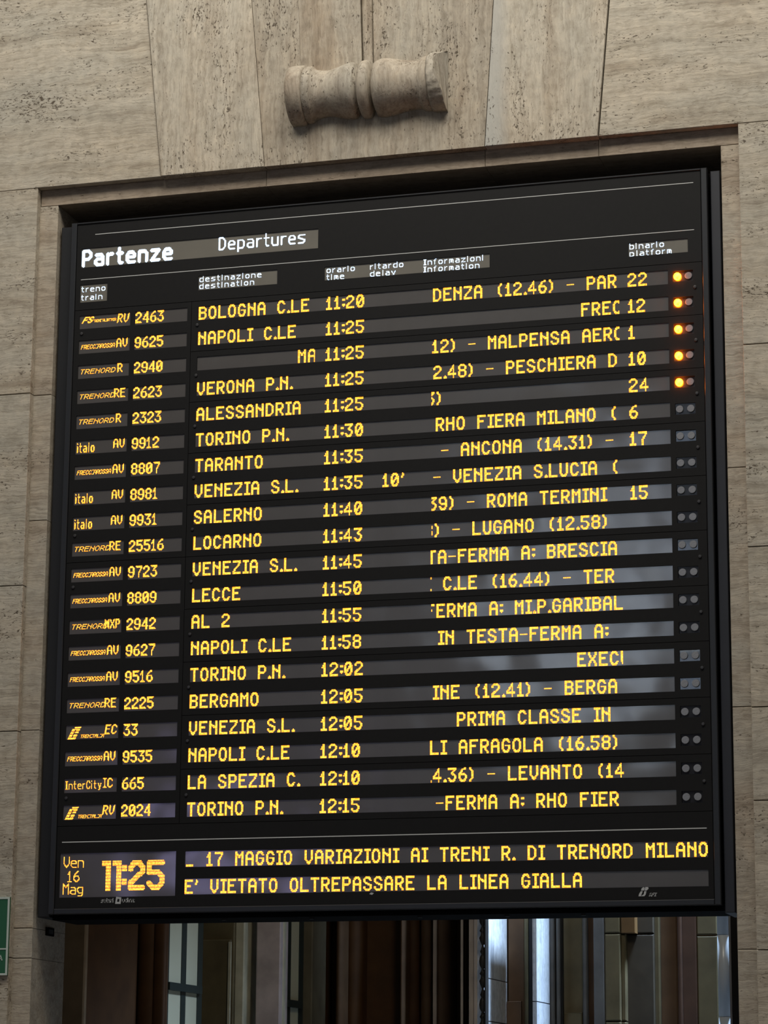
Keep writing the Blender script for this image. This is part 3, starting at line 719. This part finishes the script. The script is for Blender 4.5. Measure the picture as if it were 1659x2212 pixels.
def Yend(px0, Y0, px1):
    """depth reached by a face x = const that starts at (px0, Y0) and ends at px1"""
    X = XP(px0, Y0); lo, hi = Y0, Y0 + 8
    for _ in range(50):
        mid = (lo + hi) / 2
        if XP(px1, mid) < X: lo = mid      # pixel px1 at depth mid lies left of the face
        else: hi = mid
    # walking along x = X, its pixel moves right with depth
    lo, hi = Y0, Y0 + 8
    for _ in range(50):
        mid = (lo + hi) / 2
        d = R.transposed() @ (Vector((X, mid, 3.0)) - CAM); px = 829.5 + FPX * d.x / -d.z
        if px < px1: lo = mid
        else: hi = mid
    return X, (lo + hi) / 2
HZ = 5.2
def pier(name, px0, px1, Y, mat, depth=.6, joints=(), group=None, parent=None, side=None, c=.01):
    if name == 'edge_strip': depth = min(depth, .06)
    """standing block: front face px0..px1 at depth Y; side = (material, px_end) gives its right flank"""
    x0, x1 = XP(px0, Y), XP(px1, Y)
    if side: X_, ye = Yend(px1, Y, side); depth = ye - Y
    zs_ = [0] + sorted(joints) + [HZ]
    out = []
    for a, b_ in zip(zs_[:-1], zs_[1:]):
        out.append(MB().box(x0, x1, Y, Y + depth, a + (.004 if a else 0), b_ - .004, c).build(name, mat, parent))
    return out, (x1, Y, Y + depth)
def piergrp(label, cat, name, X, Y):
    e = empty(name, (X, Y, 0)); WM[e.name] = Vector(e.location); return tag(e, label, cat)

# A: left pier of the far passage
e = piergrp('brown stone pier nearest the left jamb, seen dark under the board', 'pier', 'stone_pier', XP(160, 3.2), 3.2)
pier('pier_shaft', 60, 184, 3.2, st('tan_stone_lit', (150, 128, 100), .9), parent=e, depth=.05)
pier('pier_core', 60, 184, 3.26, DARKB, parent=e, side=298)  # same stone pier: lit front and shaded flank put into the colours
# B: dark pilaster with two shallow flutes
e = piergrp('dark wooden pilaster with a rounded moulding beside the first green steel window', 'pilaster', 'dark_pilaster', XP(330, 4.4), 4.4)
pier('pilaster_shaft', 250, 361, 4.4, DARKB, parent=e, depth=.03)
for px, r_ in ((316, .07), (345, .05)):
    X = XP(px, 4.4); m = MB(); n = 10
    for i in range(n + 1):
        a = math.pi * i / n
        for z in (0, HZ): m.v.append((X - r_ * math.cos(a), 4.4 - r_ * math.sin(a) * .5, z))
    for i in range(n): m.f.append((2 * i, 2 * i + 2, 2 * i + 3, 2 * i + 1))
    m.build('moulding', DARKB, e, smooth=True)

# glazed screens that recede from the viewer: plane x = const
def screen(pa, pb, Y0, muls, trans_py, label, frame_px):
    X, Y1 = Yend(pa, Y0, pb)
    def yy(px):
        return Yend(pa, Y0, px)[1] if px > pa else Y0
    e = empty('steel_window', (X, (Y0 + Y1) / 2, 0)); WM[e.name] = Vector(e.location); tag(e, label, 'window', 'green steel windows in the far hall')
    # frame posts and mullion
    for a, b_ in frame_px:
        ya, yb = yy(a), yy(b_)
        MB().box(X - .04, X + .003, ya, yb, 0, HZ).build('mullion', GFR, e)
    for a, b_ in muls:
        ya, yb = yy(a), yy(b_)
        MB().box(X - .02, X - .003, ya, yb, 0, HZ).build('pane', GLASSP, e)
    d = R @ Vector(((pa + 4 - 829.5) / FPX, -(trans_py - 1106.0) / FPX, -1.0)); t = (X - CAM.x) / d.x; z = (CAM + d * t).z
    MB().box(X - .03, X + .03, Y0 - .02, yy(pb - 6), z - .06, z + .0).build('transom', GFR, e)
    return X, Y1
screen(363, 438, 5.0, [(366, 393), (403, 428)], 2122, 'green steel window with pale panes, nearer the left jamb under the board', [(363, 366), (393, 403), (428, 438)])
# C: panelled olive wall and mauve stone pier
Yc = 6.2
e = piergrp('brown panelled pier with a stepped panel edge between the two green windows', 'pier', 'panelled_pier', XP(480, Yc), Yc)
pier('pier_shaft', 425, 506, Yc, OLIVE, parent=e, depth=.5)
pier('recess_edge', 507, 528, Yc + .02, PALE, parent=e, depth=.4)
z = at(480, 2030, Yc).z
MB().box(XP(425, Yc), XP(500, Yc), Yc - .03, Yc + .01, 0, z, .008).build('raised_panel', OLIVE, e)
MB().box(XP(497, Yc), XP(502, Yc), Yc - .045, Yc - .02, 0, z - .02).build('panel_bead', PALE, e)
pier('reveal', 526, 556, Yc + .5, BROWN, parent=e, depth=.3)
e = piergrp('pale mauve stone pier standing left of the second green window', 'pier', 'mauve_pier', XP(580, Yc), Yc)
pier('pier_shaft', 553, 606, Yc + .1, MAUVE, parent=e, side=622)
pier('edge_strip', 606.5, 613, Yc + .16, PALE, parent=e, depth=.2)
screen(620, 655, Yc + .75, [(616, 621), (628, 646)], 2160, 'green steel window with a short crossbar, beside the mauve pier', [(621, 628), (646, 655)])
e = piergrp('beige stone strip pier at the left of the big dark brown recess', 'pier', 'beige_pier', XP(665, 7.6), 7.6)
pier('pier_shaft', 640, 675, 7.6, st('beige_stone', (150, 138, 110), .4), parent=e, depth=.4)
# D: big dark recess with mouldings
e = piergrp('wide dark brown wooden recess with vertical mouldings behind the middle of the opening', 'panelling', 'dark_panelling', XP(850, 8.3), 8.3)
pier('back_panel', 640, 1046, 8.6, DARKB, parent=e, depth=.3)
for px0, px1, y_, mt in ((677, 690, 8.2, DARKB), (722, 742, 8.25, BROWN), (742, 780, 8.4, DARKB), (862, 873, 8.25, BROWN), (873, 905, 8.45, DARKB), (905, 933, 8.35, BROWN), (934, 937, 8.2, BROWN), (938, 970, 8.3, BROWN), (992, 998, 8.2, BROWN), (998, 1010, 8.3, DARKB), (1010, 1016, 8.22, BROWN), (1016, 1030, 8.32, BROWN)):
    m = MB(); x0, x1 = XP(px0, y_), XP(px1, y_); n = 8
    for i in range(n + 1):
        a = math.pi * i / n
        for zz in (0, HZ): m.v.append(((x0 + x1) / 2 - (x1 - x0) / 2 * math.cos(a), y_ + .08 - .08 * math.sin(a), zz))
    for i in range(n): m.f.append((2 * i, 2 * i + 2, 2 * i + 3, 2 * i + 1))
    k_ = len(m.v); m.v += [(x0, 8.61, 0), (x0, 8.61, HZ), (x1, 8.61, 0), (x1, 8.61, HZ)]
    m.f += [(0, 1, k_ + 1, k_), (2 * n + 1, 2 * n, k_ + 2, k_ + 3)]
    m.build('moulding', mt, e, smooth=True)
# carved openwork strip in front of a pale wall
e = piergrp('dark carved openwork strip with bead shapes left of the bright marble', 'carving', 'carved_strip', XP(1040, 6.0), 6.0)
pier('backing', 1030, 1045.5, 6.14, plain('pale_plaster', (.75, .75, .78), .7, .2, noise=.1, nscale=3), parent=e, depth=.08)
X = XP(1040.5, 6.0); z0 = at(1040, 2212, 6.0).z - .3; unit = .34; m = MB()
profc = [(0, .5), (.05, .9), (.1, .55), (.16, .35), (.24, .85), (.34, 1.0), (.44, .8), (.5, .4), (.56, .75), (.62, .5), (.70, .25), (.80, .7), (.88, 1.0), (.94, .6), (1.0, .5)]
for u in range(11):
    nseg = 10; base = len(m.v)
    for t, r_ in profc:
        for i in range(nseg):
            a = 2 * math.pi * i / nseg; m.v.append((X + r_ * .031 * math.cos(a), 6.04 + r_ * .031 * math.sin(a), z0 + (u + t) * unit))
    for j in range(len(profc) - 1):
        for i in range(nseg): m.f.append((base + j * nseg + i, base + j * nseg + (i + 1) % nseg, base + (j + 1) * nseg + (i + 1) % nseg, base + (j + 1) * nseg + i))
o = m.build('carved_bead', CHAR, e, smooth=True)
MB().box(XP(1046.2, 6.0), XP(1049, 6.0), 6.0, 6.10, 0, HZ).build('edge_strip', CHAR, e)
# bright marble flanks: faces that look right, towards the daylight
def flank(pa, pb, Y0, pys, label, front0, fmat, mat=VEIN, HZ=HZ):
    X, Y1 = Yend(pa, Y0, pb)
    e = empty('marble_pier', (X - .2, Y0, 0)); WM[e.name] = Vector(e.location); tag(e, label, 'pier', 'marble faced piers in the far hall')
    zs_ = [0.0]
    for py in sorted(pys, reverse=True):
        d = R @ Vector(((pa - 829.5) / FPX, -(py - 1106.0) / FPX, -1.0)); t = (X - CAM.x) / d.x; zs_.append((CAM + d * t).z)
    zs_.append(HZ)
    MB().box(XP(front0, Y0), X - .035, Y0, Y1, 0, HZ).build('pier_core', fmat, e)
    for a, b_ in zip(zs_[:-1], zs_[1:]):
        MB().box(X - .035, X, Y0 + .002, Y1, a + .004, b_ - .004).build('marble_slab', mat, e)
    return X, Y1
X, Y1 = flank(1050, 1095, 6.3, (2205, 2112), 'pier whose right flank is bright blue-white marble, left of the two', 1048.5, CHAR)
e = piergrp('dark brown stone wall strip between the two bright marble flanks', 'pier', 'dark_pier', XP(1120, Y1), Y1)
pier('pier_shaft', 1096.5, 1134, Y1 + .004, BROWN, parent=e, depth=.4)
z = at(1130, 2163, Y1).z
MB().box(XP(1096, Y1), XP(1127, Y1), Y1 - .03, Y1 + .01, 0, z, .006).build('raised_panel', BROWN, e)
pier('edge_strip', 1132, 1140, Y1 - .04, OLIVE, parent=e, depth=.3)
pier('reveal', 1140, 1160, Y1 - .02, CHAR, parent=e, depth=.3)
X, Y2 = flank(1159, 1187, 6.4, (2163,), 'pier whose right flank is narrow bright blue-white marble, right of the two', 1150, CHAR, VEIN2, HZ=3.6)
e = piergrp('pair of thin grey fluted stone shafts right of the bright marble', 'pilaster', 'fluted_shafts', XP(1200, 7.0), 7.0)
for px0, px1, mt in ((1187.5, 1197, GREY), (1197, 1201, CHAR), (1201, 1209, GREY), (1209, 1214.5, CHAR)):
    pier('shaft', px0, px1, 6.98 + (.03 if mt is CHAR else 0), mt, parent=e, depth=.06)
e = piergrp('olive marble wall panel with a rectangular raised field', 'panelling', 'olive_panelling', XP(1240, 7.1), 7.1)
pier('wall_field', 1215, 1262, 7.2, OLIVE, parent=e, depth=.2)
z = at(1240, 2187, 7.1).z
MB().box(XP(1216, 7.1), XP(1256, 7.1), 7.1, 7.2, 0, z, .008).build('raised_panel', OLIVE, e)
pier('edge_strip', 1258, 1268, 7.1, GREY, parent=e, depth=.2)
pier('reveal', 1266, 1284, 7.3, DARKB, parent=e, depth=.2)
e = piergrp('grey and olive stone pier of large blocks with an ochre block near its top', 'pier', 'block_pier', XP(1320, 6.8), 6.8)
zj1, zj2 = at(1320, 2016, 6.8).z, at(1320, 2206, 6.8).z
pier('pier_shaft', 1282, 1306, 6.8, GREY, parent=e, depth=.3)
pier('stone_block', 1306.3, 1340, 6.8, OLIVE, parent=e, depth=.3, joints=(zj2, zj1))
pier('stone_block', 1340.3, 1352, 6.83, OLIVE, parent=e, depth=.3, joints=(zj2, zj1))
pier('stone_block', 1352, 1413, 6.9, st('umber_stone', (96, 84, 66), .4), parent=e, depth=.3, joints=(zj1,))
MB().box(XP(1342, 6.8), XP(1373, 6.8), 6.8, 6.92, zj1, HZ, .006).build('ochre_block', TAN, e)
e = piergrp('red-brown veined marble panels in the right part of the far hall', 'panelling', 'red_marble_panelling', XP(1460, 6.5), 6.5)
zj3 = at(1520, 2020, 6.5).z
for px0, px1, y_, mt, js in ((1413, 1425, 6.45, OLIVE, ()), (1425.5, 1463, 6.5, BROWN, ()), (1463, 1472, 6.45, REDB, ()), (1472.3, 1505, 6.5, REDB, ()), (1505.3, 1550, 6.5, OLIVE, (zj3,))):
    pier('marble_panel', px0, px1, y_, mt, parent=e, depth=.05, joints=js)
# round bright column at the right
X = XP(1556, 4.2); r_ = abs(XP(1575, 4.2) - XP(1548, 4.2)) / 2; X = XP(1548, 4.2) + r_
e = piergrp('smooth round pale column catching cold light near the right jamb', 'column', 'round_column', X, 4.2)
zz = [0.0] + [at(1555, py, 4.2).z for py in (2196, 2019)] + [HZ]
STEELC = plain('polished_pale_stone', (.62, .66, .68), .28, .6)
for a, b_ in zip(zz[:-1], zz[1:]):
    m = MB(); n = 28
    for i in range(n):
        t = 2 * math.pi * i / n
        for z_ in (a + .002, b_ - .002): m.v.append((X + r_ * math.cos(t), 4.2 + r_ + r_ * math.sin(t), z_))
    for i in range(n): m.f.append((2 * i, 2 * ((i + 1) % n), 2 * ((i + 1) % n) + 1, 2 * i + 1))
    m.f.append(tuple(2 * i for i in range(n))[::-1]); m.f.append(tuple(2 * i + 1 for i in range(n)))
    o = m.build('column_drum', STEELC, e, smooth=True)
    for p_ in o.data.polygons:
        if len(p_.vertices) > 4: p_.use_smooth = False
e = piergrp('narrow light grey stone strip right beside the right jamb', 'pier', 'grey_strip_pier', XP(1580, 3.6), 3.6)
MB().box(XP(1574.5, 3.6), XP(1584, 3.6), 3.6, 3.9, 0, HZ, .004).build('strip_face', st('light_grey_stone', (200, 198, 200)), e)
MB().box(XP(1584, 3.6), XP(1640, 3.6), 3.5, 4.0, 0, HZ).build('pier_core', CHAR, e)

# ------------------------------------------------------------------ floors and the hall's other side with its big windows
FLOORM = plain('polished_floor_stone', (.22, .20, .18), .35, .4, noise=.2, nscale=1.5)
tag(MB().box(-20, 26, -34, 12.3, -.2, 0).build('floor', FLOORM), kind='structure')
tag(MB().box(-9, 12.6, YB + .02, 12.3, 7.6, 7.9).build('ceiling', MORTAR), kind='structure')
tag(MB().box(-9.3, -9, YB + .02, 12.3, 0, 7.6).build('wall_left', MORTAR), kind='structure')
tag(MB().box(12.6, 12.9, YB + .02, 12.3, 0, 7.6).build('wall_right', MORTAR), kind='structure')
OPP = plain('far_wall_stone', (.16, .14, .12), .8, .2, noise=.1, nscale=1)
DAY = led_mat('daylight_pane', (.30, .40, .60), (.85, .94, 1.0), 13.0, .55)
DAY2 = led_mat('violet_sky_pane', (.42, .38, .80), (.60, .55, 1.0), 9.0, .8)
ow = tag(MB().box(-20, 26, -34, -33.6, 0, 24).build('wall_rear', OPP), kind='structure')
DIMD = led_mat('shaded_sky_pane', (.20, .26, .36), (.36, .44, .56), 4.5, .8)
def bigwin(n, x0, x1, z0, z1, nx, nz, DAY=DAY):
    o = tag(MB().box(x0, x1, -33.6, -33.5, z0, z1).build('window_%d' % n, GFR), kind='structure')
    dx, dz = (x1 - x0) / nx, (z1 - z0) / nz
    for i in range(nx):
        for j in range(nz):
            MB().box(x0 + i * dx + .09, x0 + (i + 1) * dx - .09, -33.48, -33.45, z0 + j * dz + .09, z0 + (j + 1) * dz - .09).build('pane', DAY if n == 2 or (i, j) in ((0, 1), (1, 0), (1, 1), (2, 1), (2, 2), (1, 3), (2, 4), (3, 3), (3, 1), (2, 0), (0, 2)) else DIMD, o)
bigwin(1, -5.5, -1.3, 9.0, 14.4, 4, 5)
bigwin(2, -12.4, -9.2, 5.5, 7.1, 2, 1, DAY2)
